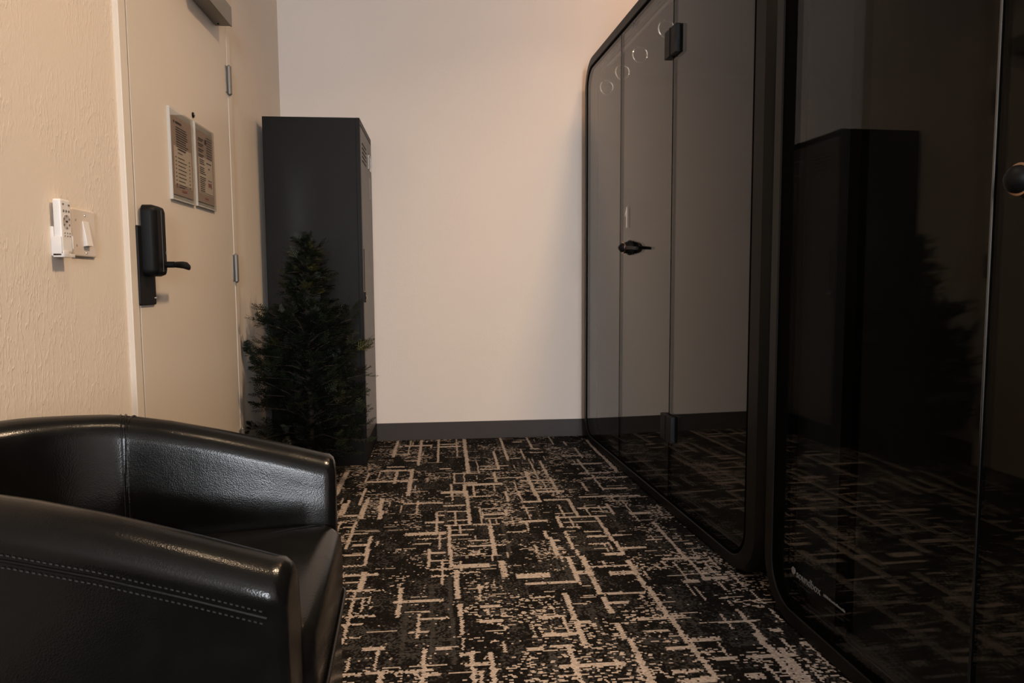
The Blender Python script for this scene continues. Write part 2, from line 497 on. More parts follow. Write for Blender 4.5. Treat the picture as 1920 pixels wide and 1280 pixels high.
structure(make_floor())
structure(MB().box(XL - 0.12, XR + 0.12, YN - 0.12, YB + 0.12, ZC, ZC + 0.1).build('ceiling', M['ceil']))
w = MB()
w.box(XL - 0.12, XL, YN, DY0, 0, ZC)
w.box(XL - 0.12, XL, DY1, YB, 0, ZC)
w.box(XL - 0.12, XL, DY0, DY1, DZ, ZC)
structure(w.build('wall_left', M['wall_t']))
structure(MB().box(XL - 0.12, XR + 0.12, YB, YB + 0.12, 0, ZC).build('wall_back', M['wall_s']))
structure(MB().box(XR, XR + 0.12, YN, YB, 0, ZC).build('wall_right', M['wall_s']))
WX0, WX1, WZ0, WZ1 = 0.18, 1.12, 0.90, 2.60
w = MB()
w.box(XL - 0.12, WX0, YN - 0.12, YN, 0, ZC)
w.box(WX1, XR + 0.12, YN - 0.12, YN, 0, ZC)
w.box(WX0, WX1, YN - 0.12, YN, 0, WZ0)
w.box(WX0, WX1, YN - 0.12, YN, WZ1, ZC)
structure(w.build('wall_rear', M['wall_s']))
win = empty('window_1', ((WX0 + WX1) / 2, YN - 0.06, WZ0), kind='structure')
hw, hh = (WX1 - WX0) / 2, WZ1 - WZ0
w = MB()
for (a0, a1, c0, c1) in ((-hw, -hw + 0.05, 0, hh), (hw - 0.05, hw, 0, hh), (-hw, hw, 0, 0.05), (-hw, hw, hh - 0.05, hh), (-0.02, 0.02, 0, hh)):
    w.box(a0, a1, -0.03, 0.03, c0, c1, 0.004)
w.build('window_frame', M['winframe'], win)
MB().box(-hw + 0.05, hw - 0.05, -0.035, -0.031, 0.05, hh - 0.05).build('window_pane', M['acrylic'], win)

def baseboard(name, x0, x1, y0, y1):
    return structure(MB().box(x0, x1, y0, y1, 0, 0.108, 0.002).build(name, M['base']))

baseboard('baseboard_back', XL, XR, YB - 0.008, YB)
w = MB()
w.box(XL, XL + 0.008, YN, DY0, 0, 0.108, 0.002)
w.box(XL, XL + 0.008, DY1, YB - 0.008, 0, 0.108, 0.002)
structure(w.build('baseboard_left', M['base']))

# ------------------------------------------------------------------ door in the left wall
door = empty('door_1', (XL, DY0, 0), kind='structure')
FW = 0.048                     # width of the frame face
PR = 0.016                     # how far the frame stands out of the wall
W = DY1 - DY0
w = MB()
w.box(-0.118, PR, 0, FW, 0, DZ, 0.002)
w.box(-0.118, PR, W - FW, W, 0, DZ, 0.002)
w.box(-0.118, PR, FW, W - FW, DZ - FW, DZ, 0.002)
w.build('door_frame', M['framepaint'], door)
GAP = 0.006
leaf = MB().box(-0.032, PR - 0.001, FW + 0.011, W - FW - GAP, 0.008, DZ - FW - 0.004, 0.0015).build('door_leaf', M['doorpaint'], door)
MB().box(-0.05, -0.036, FW, W - FW, 0, DZ - FW).build('door_stop', M['caulk'], door)
lx = PR - 0.001                # room side of the leaf (local x)
for zc in (1.835, 1.03, 0.255):
    hg = MB()
    y0 = W - FW - GAP / 2
    hg.tube([(lx + 0.008, y0, zc - 0.058), (lx + 0.008, y0, zc + 0.058)], 0.0105, 12)
    hg.tube([(lx + 0.008, y0, zc + 0.058), (lx + 0.008, y0, zc + 0.064)], [0.0085, 0.004], 12)
    hg.tube([(lx + 0.008, y0, zc - 0.064), (lx + 0.008, y0, zc - 0.058)], [0.004, 0.0085], 12)
    hg.box(lx - 0.001, lx + 0.0035, y0 - 0.030, y0 - 0.004, zc - 0.056, zc + 0.056, 0.001)
    hg.box(lx - 0.001, lx + 0.0045, y0 + 0.004, y0 + 0.030, zc - 0.056, zc + 0.056, 0.001)
    ho = hg.build('hinge', M['steel'], door, True)
    tag(ho, 'grey steel hinge')
    MB().box(lx + 0.0155, lx + 0.0172, y0 - 0.004, y0 + 0.004, zc - 0.020, zc - 0.017).box(
        lx + 0.0155, lx + 0.0172, y0 - 0.004, y0 + 0.004, zc + 0.017, zc + 0.020).build('hinge_knuckle', M['blackmetal'], ho)
# overhead closer
cl = MB().box(lx, lx + 0.062, 3.122 - DY0 - 0.36, 3.122 - DY0, 2.014, 2.088, 0.0035).build('door_closer', M['closer'], door, True)
tag(cl, 'grey rectangular overhead door closer')
MB().box(lx + 0.06, lx + 0.066, 3.122 - DY0 - 0.36, 3.122 - DY0 + 0.002, 2.012, 2.090, 0.002).build('closer_cover', M['closer'], cl, True)
MB().lathe([(0, 0.004), (0.004, 0.004)], (lx + 0.02, 3.122 - DY0 - 0.03, 2.0145), (0, 0, -1), 12).build('closer_screw', M['blackmetal'], cl)
# electronic lock
lk = MB()
ly = 2.345 - DY0
prof = [(0.0, 0.0), (0.010, 0.001), (0.024, 0.006), (0.034, 0.014), (0.036, 0.03)]
def rr_block(x0, x1, y0, y1, z0, z1, r, soft):
    b = MB()
    ls = []
    steps = [(x0, 0.0), (x1 - soft, 0.0), (x1 - 0.3 * soft, 0.3 * soft), (x1, soft), (x1, soft + 0.0015)]
    for xx, ins in steps:
        ls.append([(xx, a, c) for a, c in rrect(y0 + ins, y1 - ins, z0 + ins, z1 - ins, max(r - ins, 0.003), 6)])
    b.loops(ls)
    return b
o = rr_block(lx, lx + 0.008, 2.250 - DY0, 2.368 - DY0, 0.897, 1.138, 0.006, 0.003).build('lock_backplate', M['blackmetal'], door, True)
tag(o, 'black plate behind the lock')
lock = rr_block(lx + 0.008, lx + 0.050, 2.274 - DY0, 2.370 - DY0, 0.985, 1.203, 0.022, 0.018).build('door_lock', M['blackplastic'], door, True, 50)
tag(lock, 'black electronic door lock with lever')
LY = 2.345 - DY0
lev = MB()
lev.tube([(lx + 0.048, LY, 1.022), (lx + 0.075, LY, 1.022)], 0.010, 14)
path = [(lx + 0.070, LY - 0.006, 1.022), (lx + 0.082, LY + 0.012, 1.022), (lx + 0.084, LY + 0.05, 1.022), (lx + 0.083, LY + 0.085, 1.020), (lx + 0.079, LY + 0.115, 1.016)]
ls = []
for (x_, y_, z_), hz in zip(path, (0.008, 0.010, 0.0115, 0.0125, 0.010)):
    ls.append([(x_ + 0.0065 * cos(2 * pi * k / 12), y_ + 0.0045 * cos(2 * pi * k / 12) * (1 if y_ < LY + 0.02 else 0), z_ + hz * sin(2 * pi * k / 12)) for k in range(12)])
lev.loops(ls)
lev.build('lever', M['blackplastic'], lock, True, 60)
MB().lathe([(0, 0.0045), (0.0012, 0.0045), (0.0016, 0.003)], (lx + 0.0495, 2.350 - DY0, 1.060), (1, 0, 0), 16).build('keyhole', M['chrome'], lock, True)
MB().box(lx + 0.0495, lx + 0.0506, 2.322 - DY0, 2.3232 - DY0, 1.0, 1.188).build('lock_seam', M['button'], lock)
MB().box(lx + 0.008, lx + 0.0086, 2.352 - DY0, 2.366 - DY0, 0.917, 0.920).build('plate_mark', M['white'], door)
MB().box(lx, lx + 0.003, 2.299 - DY0, 2.306 - DY0, 0.985, 1.055).build('latch_plate', M['copper'], door)
pe = MB().lathe([(0, 0.010), (0.004, 0.010), (0.006, 0.007)], (lx, 2.800 - DY0, 1.584), (1, 0, 0), 20).build('peephole', M['blackmetal'], door, True)
MB().lathe([(0, 0.0055), (0.0015, 0.004)], (lx + 0.006, 2.800 - DY0, 1.584), (1, 0, 0), 16).build('peephole_lens', M['chrome'], pe, True)

# ------------------------------------------------------------------ two notices in acrylic holders on the door
def sign_holder(y0, y1, z0, z1, label, second):
    r = empty('sign_holder', (XL + lx, y0, z0), 0, label, 'sign', 'acrylic notices on the door')
    wd, hg = y1 - y0, z1 - z0
    MB().box(0.0075, 0.0095, 0, wd, 0, hg).build('clear_front', M['acrylic'], r)
    e = MB()
    e.box(0, 0.0096, 0, 0.004, 0, hg)
    e.box(0, 0.0096, 0, wd, -0.004, 0.0)
    e.box(0, 0.0015, 0.004, wd, 0, hg)
    e.build('holder_back', M['acrylic_edge'], r)
    m0 = 0.019
    sh = MB().box(0.003, 0.004, m0, wd - 0.004, 0.016, hg - 0.020).build('notice_sheet', M['paper_dark'], r)
    tag(sh, 'brown printed notice with a pale lower panel')
    pw = wd - 0.004 - m0
    X0 = 0.0042
    q = MB().box(X0, X0 + 0.0002, m0 + 0.020, m0 + pw - 0.012, 0.050, hg * (0.60 if not second else 0.62))
    q.build('pale_panel', M['paper'], sh)
    X0 += 0.0004
    ink, red, red2 = MB(), MB(), MB()
    rnd = random.Random(3 + second)
    def row(z, a, b, t=0.0022):
        ink.box(X0, X0 + 0.0002, m0 + a * pw, m0 + b * pw, z - t / 2, z + t / 2)
    if not second:
        row(hg - 0.040, 0.12, 0.17, 0.008)
        row(hg - 0.040, 0.22, 0.50, 0.007)
        for i in range(9):
            row(hg - 0.056 - i * 0.0082, 0.22, 0.74 + rnd.uniform(-0.06, 0.08), 0.0035)
        row(hg * 0.575, 0.28, 0.66, 0.0055)
        row(hg * 0.575 - 0.013, 0.28, 0.50, 0.003)
        z = hg * 0.575 - 0.030
        for i in range(8):
            row(z, 0.16, 0.20, 0.0045)
            row(z, 0.27, 0.27 + rnd.uniform(0.30, 0.42), 0.003)
            row(z, 0.80, 0.845, 0.004)
            z -= 0.0132
        red.box(X0, X0 + 0.0002, m0 + 0.155 * pw, m0 + 0.215 * pw, z + 0.002, z + 0.013)
        row(z + 0.006, 0.27, 0.55, 0.003)
        row(0.054, 0.14, 0.92, 0.0012)
        red2.box(X0, X0 + 0.0002, m0 + 0.40 * pw, m0 + 0.66 * pw, 0.030, 0.038)
    else:
        for i in range(4):
            row(hg - 0.050 - i * 0.020, 0.12, 0.42, 0.0045)
            row(hg - 0.057 - i * 0.020, 0.12, 0.36, 0.0035)
        for i in range(9):
            row(hg - 0.034 - i * 0.0095, 0.60, 0.92, 0.003)
        ink.box(X0, X0 + 0.0002, m0 + 0.50 * pw, m0 + 0.60 * pw, hg - 0.062, hg - 0.044)
        z = hg * 0.62 - 0.012
        for i in range(17):
            if i not in (3, 8):
                row(z, 0.16, 0.46 + rnd.uniform(-0.05, 0.06), 0.0036)
            z -= 0.0073
        row(hg * 0.60 - 0.010, 0.56, 0.86, 0.004)
        row(hg * 0.60 - 0.030, 0.68, 0.74, 0.006)
        red.box(X0, X0 + 0.0002, m0 + 0.64 * pw, m0 + 0.78 * pw, 0.082, 0.098)
        ink.box(X0, X0 + 0.0002, m0 + 0.80 * pw, m0 + 0.84 * pw, 0.078, 0.100)
        row(0.107, 0.64, 0.86, 0.003)
        row(0.054, 0.14, 0.92, 0.0016)
        red2.box(X0, X0 + 0.0002, m0 + 0.42 * pw, m0 + 0.62 * pw, 0.030, 0.037)
    ink.build('printing', M['ink'], sh)
    red.build('red_mark', M['red'], sh)
    red2.build('footer_printing', M['red'], sh)
    return r

sign_holder(2.545, 2.770, 1.253, 1.558, 'clear acrylic notice holder with a brown sheet, nearer the black door lock', 0)
sign_holder(2.792, 3.010, 1.256, 1.560, 'clear acrylic notice holder on the door, nearer the steel hinges', 1)

# ------------------------------------------------------------------ light switch and remote control
sw = empty('light_switch', (XL, 1.962, 1.093), 0, 'ivory double light switch plate on the wall left of the door', 'light switch')
rr_block(-0.001, 0.007, -0.060, 0.060, -0.060, 0.060, 0.005, 0.003).build('switch_plate', M['offwhite'], sw, True)
for yy, tilt in ((-0.042, 0), (0.006, 1)):
    b = MB()
    a0, a1, z0, z1 = yy - 0.0155, yy + 0.0155, -0.034, 0.031
    b.add([(0.006, a0, z0), (0.006, a1, z0), (0.006, a1, z1), (0.006, a0, z1),
           (0.0175, a0 + 0.001, z0 + 0.002), (0.0175, a1 - 0.001, z0 + 0.002), (0.0085, a1 - 0.001, z1 - 0.001), (0.0085, a0 + 0.001, z1 - 0.001)],
          [(0, 3, 2, 1), (4, 5, 6, 7), (0, 1, 5, 4), (1, 2, 6, 5), (2, 3, 7, 6), (3, 0, 4, 7)])
    if tilt:
        b.build('rocker', M['white'], sw)
    for zz in ((-0.050, 0.046) if tilt else (-0.032, 0.032)):
        MB().lathe([(0, 0.0034), (0.001, 0.003)], (0.007, yy, zz), (1, 0, 0), 12).build('screw', M['chrome'], sw)

hd = empty('remote_holder', (XL, 1.845, 1.03), 0, 'white wall cradle holding the remote control', 'remote holder')
b = MB()
b.box(-0.001, 0.007, -0.033, 0.018, 0.0, 0.070, 0.002)
b.box(0.004, 0.024, -0.0345, -0.0315, 0.0, 0.046, 0.001)
b.box(0.004, 0.026, 0.0165, 0.0195, 0.018, 0.050, 0.001)
b.box(0.004, 0.028, -0.0345, 0.0195, -0.003, 0.006, 0.001)
b.box(0.0255, 0.029, -0.0345, -0.010, -0.003, 0.012, 0.001)
b.build('cradle', M['white'], hd, True)
rm = empty('remote_control', (XL + 0.008, 1.8375, 1.038), 0, 'white handheld remote control with grey buttons, in its wall cradle', 'remote control')
rr_block(0, 0.0175, -0.0235, 0.0235, 0, 0.128, 0.006, 0.004).build('remote_body', M['white'], rm, True)
X0 = 0.0172
def button(y, z, r, mat='button', sq=False):
    if sq:
        MB().box(X0, X0 + 0.0014, y - r, y + r, z - r * 0.55, z + r * 0.55, 0.0004).build('button', M[mat], rm)
    else:
        MB().lathe([(0, r), (0.0012, r), (0.0016, r * 0.7)], (X0, y, z), (1, 0, 0), 12).build('button', M[mat], rm, True)
button(-0.013, 0.116, 0.0032, 'button', True)
button(0.013, 0.115, 0.0036, 'button', True)
for y in (-0.012, 0.0, 0.012):
    button(y, 0.100, 0.0030)
for k in range(6):
    a = pi / 2 + k * pi / 3
    button(0.0135 * cos(a), 0.074 + 0.014 * sin(a), 0.0027)
MB().lathe([(0, 0.0178), (0.0008, 0.0178), (0.001, 0.0172), (0.0007, 0.0165)], (X0, 0, 0.074), (1, 0, 0), 24).build('button_ring', M['rubberwhite'], rm, True)
button(0, 0.075, 0.0042, 'ink', True)
for z in (0.047, 0.040):
    for y in (-0.011, 0.001, 0.012):
        button(y, z, 0.0017)

# ------------------------------------------------------------------ locker
LX0, LX1, LY0, LY1, LH = -0.897, -0.4135, 3.768, 4.338, 1.80
lo = empty('locker', (LX0, LY0, 0), 0, 'tall charcoal metal locker against the cream back wall', 'locker')
lw, ld = LX1 - LX0, LY1 - LY0
b = MB()
b.box(0, lw - 0.02, 0, ld, 0, LH, 0.003)
b.box(lw - 0.022, lw, 0, 0.018, 0, LH, 0.002)
b.box(lw - 0.022, lw, ld - 0.018, ld, 0, LH, 0.002)
b.box(lw - 0.022, lw, 0.016, ld - 0.016, LH - 0.03, LH, 0.002)
b.box(lw - 0.022, lw - 0.004, 0.016, ld - 0.016, 0, 0.115, 0.002)
b.build('locker_body', M['locker'], lo)
dr = MB().box(lw - 0.020, lw + 0.001, 0.021, ld - 0.021, 0.122, LH - 0.036, 0.003).build('locker_door', M['lockerdoor'], lo)
tag(dr, 'brownish grey locker door with vents')
v = MB()
for i in range(5):
    v.box(lw + 0.0008, lw + 0.0042, 0.09, 0.27, LH - 0.115 - i * 0.022, LH - 0.110 - i * 0.022, 0.0008)
v.build('vent_slots', M['locker'], dr)
c = MB()
for (a0, a1, z0, z1) in ((0.40, 0.405, 1.60, 1.69), (0.505, 0.51, 1.60, 1.69), (0.40, 0.51, 1.60, 1.605), (0.40, 0.51, 1.685, 1.69)):
    c.box(lw + 0.001, lw + 0.004, a0, a1, z0, z1)
c.build('card_frame', M['chrome'], dr)
MB().box(lw + 0.001, lw + 0.003, 0.44, 0.452, 1.44, 1.56).build('number_strip', M['steel'], dr)
MB().box(lw + 0.0006, lw + 0.0024, 0.050, 0.066, 0.92, 1.14, 0.0006).build('finger_pull', M['seal'], dr)
MB().lathe([(0, 0.012), (0.006, 0.012), (0.010, 0.009), (0.011, 0.004)], (lw + 0.001, 0.062, 0.885), (1, 0, 0), 20).build('lock_cylinder', M['chrome'], dr, True)
MB().box(lw + 0.001, lw + 0.010, 0.022, 0.036, 0.86, 0.915, 0.002).build('latch', M['blackmetal'], dr)

# ------------------------------------------------------------------ evergreen tree in front of the locker
TX, TY = -0.640, 3.43
tr = empty('evergreen_tree', (TX, TY, 0), 0, 'small dark artificial evergreen tree in front of the charcoal locker', 'tree')
MB().lathe([(0.0, 0.085), (0.02, 0.092), (0.15, 0.108), (0.165, 0.113), (0.17, 0.106), (0.15, 0.098)], (0, 0, 0), (0, 0, 1), 28).build('pot', M['pot'], tr, True)
tk = [(0, 0, 0.14), (0.006, 0.0, 0.4), (-0.004, 0.004, 0.7), (0.0, 0.0, 1.0), (0.004, 0, 1.12)]
MB().tube(tk, [0.016, 0.014, 0.011, 0.007, 0.003], 10).build('trunk', M['bark'], tr, True)

def spread(z):
    """crown radius by height"""
    tb = [(0.14, 0.10), (0.20, 0.17), (0.28, 0.25), (0.40, 0.265), (0.50, 0.245), (0.58, 0.225), (0.66, 0.255), (0.76, 0.235), (0.83, 0.165), (0.88, 0.105), (0.97, 0.092), (1.05, 0.082), (1.13, 0.055), (1.20, 0.022)]
    for (za, ra), (zb, rb) in zip(tb, tb[1:]):
        if z <= zb:
            return ra + (rb - ra) * max(0, (z - za)) / (zb - za)
    return 0.02

fv, ff, tone = [], [], []
rng = random.Random(21)
def needle(p, d, up, ln, wd, tn):
    s = d.cross(up)
    if s.length < 1e-4:
        return
    s.normalize()
    o = len(fv)
    fv.extend(((p)[:], (p + d * ln * 0.45 + s * wd)[:], (p + d * ln)[:], (p + d * ln * 0.45 - s * wd)[:]))
    ff.append((o, o + 1, o + 2, o + 3))
    tone.append(tn)

def spray(p, d, L, tn):
    """a flat feathery spray: a stem with side shoots, each carrying scale leaves"""
    up = Vector((rng.uniform(-.6, .6), rng.uniform(-.6, .6), 1)).normalized()
    side = d.cross(up).normalized()
    up = side.cross(d).normalized()
    n = 6
    for i in range(n):
        q = p + d * (L * (i + 0.3) / n)
        needle(q, d, up, L / n * 1.4, 0.0018, tn)
        sl = L * 0.50 * (1 - 0.75 * i / n)
        for sg in (-1, 1):
            sd = (d * 0.75 + side * sg * 0.75 + up * rng.uniform(-.25, .25)).normalized()
            k = 3 if sl > 0.012 else 2
            for j in range(k):
                e = q + sd * (sl * j / k)
                needle(e, sd, up, sl / k * 1.4, 0.0019, tn)
                needle(e, (sd + side * sg * 0.5 + d * 0.5).normalized(), up, sl / k * 1.1, 0.0017, tn)
                needle(e, (sd * 0.5 + d).normalized(), up, sl / k * 1.1, 0.0017, tn)

br = MB()
N = 190
for i in range(N):
    t = (i + 0.5) / N
    z0 = 0.14 + 0.99 * (t ** 0.92)
    a = i * 2.39996 + rng.uniform(-0.25, 0.25)
    R = spread(z0 + 0.05) * rng.uniform(0.72, 1.08)
    lift = 0.05 + 0.55 * R if z0 > 0.3 else 0.02
    out = Vector((cos(a), sin(a), 0))
    base = Vector((0, 0, z0 - 0.02))
    tip = base + out * R + Vector((0, 0, lift * rng.uniform(0.2, 0.9)))
    mid = base.lerp(tip, 0.5) + Vector((0, 0, 0.015))
    br.tube([base, mid, tip], [0.004, 0.0028, 0.0012], 5)
    lite = rng.random() < 0.10
    m_ = max(6, int(R / 0.0115))
    for k in range(m_):
        u = 0.16 + 0.84 * (k + 0.5) / m_
        p = (base.lerp(mid, u * 2) if u < 0.5 else mid.lerp(tip, u * 2 - 1))
        dd = (out * rng.uniform(0.3, 1.0) + Vector((rng.uniform(-.8, .8), rng.uniform(-.8, .8), rng.uniform(-.15, .95)))).normalized()
        tn = rng.uniform(0.0, 0.7)
        if u > 0.78 and lite:
            tn = rng.uniform(0.82, 1.0)
        L = rng.uniform(0.045, 0.085) * (0.72 if z0 > 0.80 else 1.0)
        spray(p, dd, L, tn)
    spray(tip, (out + Vector((0, 0, rng.uniform(0, .7)))).normalized(), 0.06, rng.uniform(0.3, 0.75) if not lite else 0.93)
for k in range(10):
    a = k * 2.4
    spray(Vector((0, 0, 1.09 + 0.006 * k)), Vector((0.35 * cos(a), 0.35 * sin(a), 1)).normalized(), 0.06, rng.uniform(0, 0.6))
br.build('branches', M['bark'], tr, True)
fv = [(max(p[0], -0.284 + 0.025 * rng.random()), min(p[1], 0.335), p[2]) for p in fv]
me = bpy.data.meshes.new('foliage')
me.from_pydata(fv, [], ff)
at = me.attributes.new('tone', 'FLOAT', 'FACE')
at.data.foreach_set('value', tone)
me.materials.append(M['leaf'])
fo = bpy.data.objects.new('foliage', me)
COL.objects.link(fo)
fo.parent = tr

# ------------------------------------------------------------------ tub chair
CH = empty('tub_chair', (-0.238, 1.213, 0), radians(3.0), 'black leather tub chair in the left foreground, its back to the cream wall', 'armchair')
A_, B_, T_ = 0.605, 0.288, 0.043
def crown(x):
    """height of the padded rim by distance behind the arm fronts"""
    tb = [(0, 0.606), (0.10, 0.637), (0.20, 0.666), (0.30, 0.690), (0.40, 0.708), (0.52, 0.719), (0.70, 0.723)]
    for (a, ha), (b_, hb) in zip(tb, tb[1:]):
        if x <= b_:
            return ha + (hb - ha) * (x - a) / (b_ - a)
    return 0.723
XS, YS = 0.375, 0.262           # where the straight arm meets the curved back
def plan(ph, inset=0.0):
    sg = 1 if ph >= 0 else -1
    t = abs(ph)
    if t > 0.95:                # arm
        u = (pi / 2 - t) / (pi / 2 - 0.95)
        q = Vector((-XS * u, B_ + (YS - B_) * u, 0))
        nn = Vector((-(B_ - YS), XS, 0)).normalized()
    else:                       # back
        a0 = radians(64)
        a = a0 * t / 0.95
        kx, ky = (A_ - XS) / (1 - cos(a0)), YS / sin(a0)
        q = Vector((-XS - kx * (cos(a) - cos(a0)), ky * sin(a), 0))
        nn = Vector((-cos(a) / kx, sin(a) / ky, 0)).normalized()
    q = Vector((q.x, q.y * sg, 0))
    nn = Vector((nn.x, nn.y * sg, 0))
    return q - nn * inset, nn
def rim(ph):
    """point and outward normal of the plan curve"""
    return plan(ph)
def section(p, n, H, sc=1.0):
    t = T_ * sc
    prof = [(t * 0.98, 0.095), (t * 1.02, 0.25), (t * 1.04, H - 0.11), (t * 1.06, H - 0.060), (t * 1.10, H - 0.046)]
    for k in range(9):
        a = pi * k / 8
        prof.append((t * 1.12 * cos(a), H - 0.040 + (0.040 if sc == 1 else 0.040 * sc) * sin(a)))
    lean = 0.22 * (H - 0.56) * sc
    prof += [(-t * 1.16, H - 0.06), (-t * 1.16 - lean * 0.5, (H + 0.44) / 2), (-t * 1.16 - lean, 0.50), (-t * 1.3 - lean, 0.40), (-t * 0.95, 0.095)]
    return [(p + n * o + Vector((0, 0, z)))[:] for o, z in prof]
loops = []
NS = 64
for i in range(NS + 1):
    ph = -pi / 2 + pi * i / NS
    p, n = rim(ph)
    loops.append(section(p, n, crown(-p.x)))
def endcap(sgn):
    p, n = rim(sgn * pi / 2)
    out = []
    for dx, sc, dh in ((0.010, 0.97, 0.001), (0.018, 0.88, 0.005), (0.022, 0.74, 0.011), (0.0225, 0.55, 0.02)):
        out.append(section(p + Vector((dx, 0, 0)), n, 0.606 - dh, sc))
    return out
loops = list(reversed(endcap(-1))) + loops + endcap(1)
MB().loops(loops).build('arm_shell', M['leather'], CH, True, 55)
# double row of stitches under the rim, outside
def stitch(st, c, d, n, ln=0.0038, r=0.0009):
    u = Vector((0, 0, 1))
    st.add([(c + d * (ln / 2) * a + u * r * b_ + n * 0.0012 * k)[:] for a in (-1, 1) for b_ in (-1, 1) for k in (-0.6, 1)],
           [(0, 1, 3, 2), (4, 6, 7, 5), (0, 4, 5, 1), (2, 3, 7, 6), (0, 2, 6, 4), (1, 5, 7, 3)])
for sg in (-1, 1):
    st = MB()
    prev, acc = None, 0.0
    pts = []
    for i in range(400):
        ph = sg * (pi / 2 - 1.15 * i / 400)
        p, n = rim(ph)
        H = crown(-p.x)
        c = p + n * T_ * 1.085 + Vector((0, 0, H - 0.052))
        if prev is not None:
            acc += (c - prev).length
            if acc > 0.0060:
                d = (c - prev).normalized()
                stitch(st, c, d, n)
                stitch(st, c + Vector((0, 0, -0.016)) - n * 0.001, d, n)
                acc = 0
        prev = c
        if i % 6 == 0:
            pts.append(c + Vector((0, 0, -0.008)) - n * 0.0008)
    MB().tube(pts, 0.0022, 6).build('rim_piping', M['leather'], CH, True)
    st.build('stitching', M['thread'], CH)
    # vertical seam between arm and back, inside
    ph = sg * (0.95 if sg > 0 else 0.45)
    for off in (-0.012, 0.0, 0.012):
        p, n = rim(ph + sg * off * 1.6)
        H = crown(-p.x)
        pp = []
        for k in range(9):
            a = pi * (0.25 + 0.75 * k / 8)
            pp.append(p + n * (T_ * 1.12 * cos(a)) + Vector((0, 0, H - 0.040 + 0.040 * sin(a))))
        for z in (H - 0.06, 0.64, 0.6, 0.57, 0.53, 0.505):
            if z < pp[-1].z:
                pp.append(p - n * (T_ * 1.16 + 0.22 * (H - 0.56) * min(1, (H - 0.06 - z) / (H - 0.56)) + 0.0003) + Vector((0, 0, z)))
        MB().tube(pp, 0.0017 if off else 0.0026, 6).build('seam', M['leather'], CH, True)
# seat cushion
def seat_loop(ins, z, sag=0.0):
    b_ = B_ - T_ * 0.98 - ins
    pts = []
    for k in range(25):
        q, nn = plan(-pi / 2 + pi * k / 24, T_ * 1.0 + ins)
        pts.append(Vector((q.x, q.y, z)))
    xf, r = 0.040 - ins, 0.045
    for k in range(6):
        t = pi / 2 * (1 - k / 5)
        pts.append(Vector((xf - r + r * cos(t), b_ - r + r * sin(t), z)))
    for k in range(6):
        t = -pi / 2 * (k / 5)
        pts.append(Vector((xf - r + r * cos(t), -b_ + r + r * sin(t), z)))
    return [p[:] for p in pts]
sl = [seat_loop(0.010, 0.330), seat_loop(0.001, 0.340), seat_loop(0.0, 0.40), seat_loop(0.001, 0.445), seat_loop(0.006, 0.462), seat_loop(0.016, 0.474)]
SC = Vector((-0.22, 0, 0))
for k, z in ((0.90, 0.480), (0.78, 0.486), (0.6, 0.491), (0.35, 0.494), (0.12, 0.495)):
    sl.append([(SC.x + (p[0] - SC.x) * k * 0.97, p[1] * k * 0.96, z) for p in seat_loop(0.016, 0)])
MB().loops(sl).build('seat_cushion', M['leather'], CH, True, 55)
wl = MB()
wl.tube([p for p in seat_loop(-0.002, 0.338)[22:40]], 0.004, 8)
wl.build('cushion_welt', M['leather'], CH, True)
MB().box(-0.03, 0.030, -B_ + T_ * 0.9, B_ - T_ * 0.9, 0.095, 0.328, 0.010).build('front_apron', M['leather'], CH, True)
for (x, y) in ((-0.03, -0.25), (-0.03, 0.25), (-0.44, -0.17), (-0.44, 0.17)):
    MB().lathe([(0, 0.016), (0.005, 0.018), (0.10, 0.026)], (x, y, 0), (0, 0, 1), 16).build('leg', M['wood'], CH, True)
# small nick in the leather of the far arm
p, n = rim(1.23)
nk = MB().tube([p - n * (T_ * 1.10) + Vector((0, 0, 0.600)), p - n * (T_ * 1.115) + Vector((0.003, 0, 0.590)), p - n * (T_ * 1.09) + Vector((0.0, 0, 0.575))], [0.0008, 0.0022, 0.0015], 6)
nk.build('nick', M['thread'], CH, True)

# ------------------------------------------------------------------ office booths
def text_mesh(body, size, mat, name, parent, loc, depth=0.0004):
    cu = bpy.data.curves.new(name, 'FONT')
    cu.body = body
    cu.size = size
    cu.extrude = depth
    tmp = bpy.data.objects.new(name, cu)
    COL.objects.link(tmp)
    dg = bpy.context.evaluated_depsgraph_get()
    me = bpy.data.meshes.new_from_object(tmp.evaluated_get(dg))
    bpy.data.objects.remove(tmp)
    bpy.data.curves.remove(cu)
    me.transform(Matrix.Rotation(pi / 2, 4, 'X'))          # upright, facing local -y
    me.materials.clear()
    me.materials.append(mat)
    o = bpy.data.objects.new(name, me)
    COL.objects.link(o)
    o.parent = parent
    o.location = loc
    return o

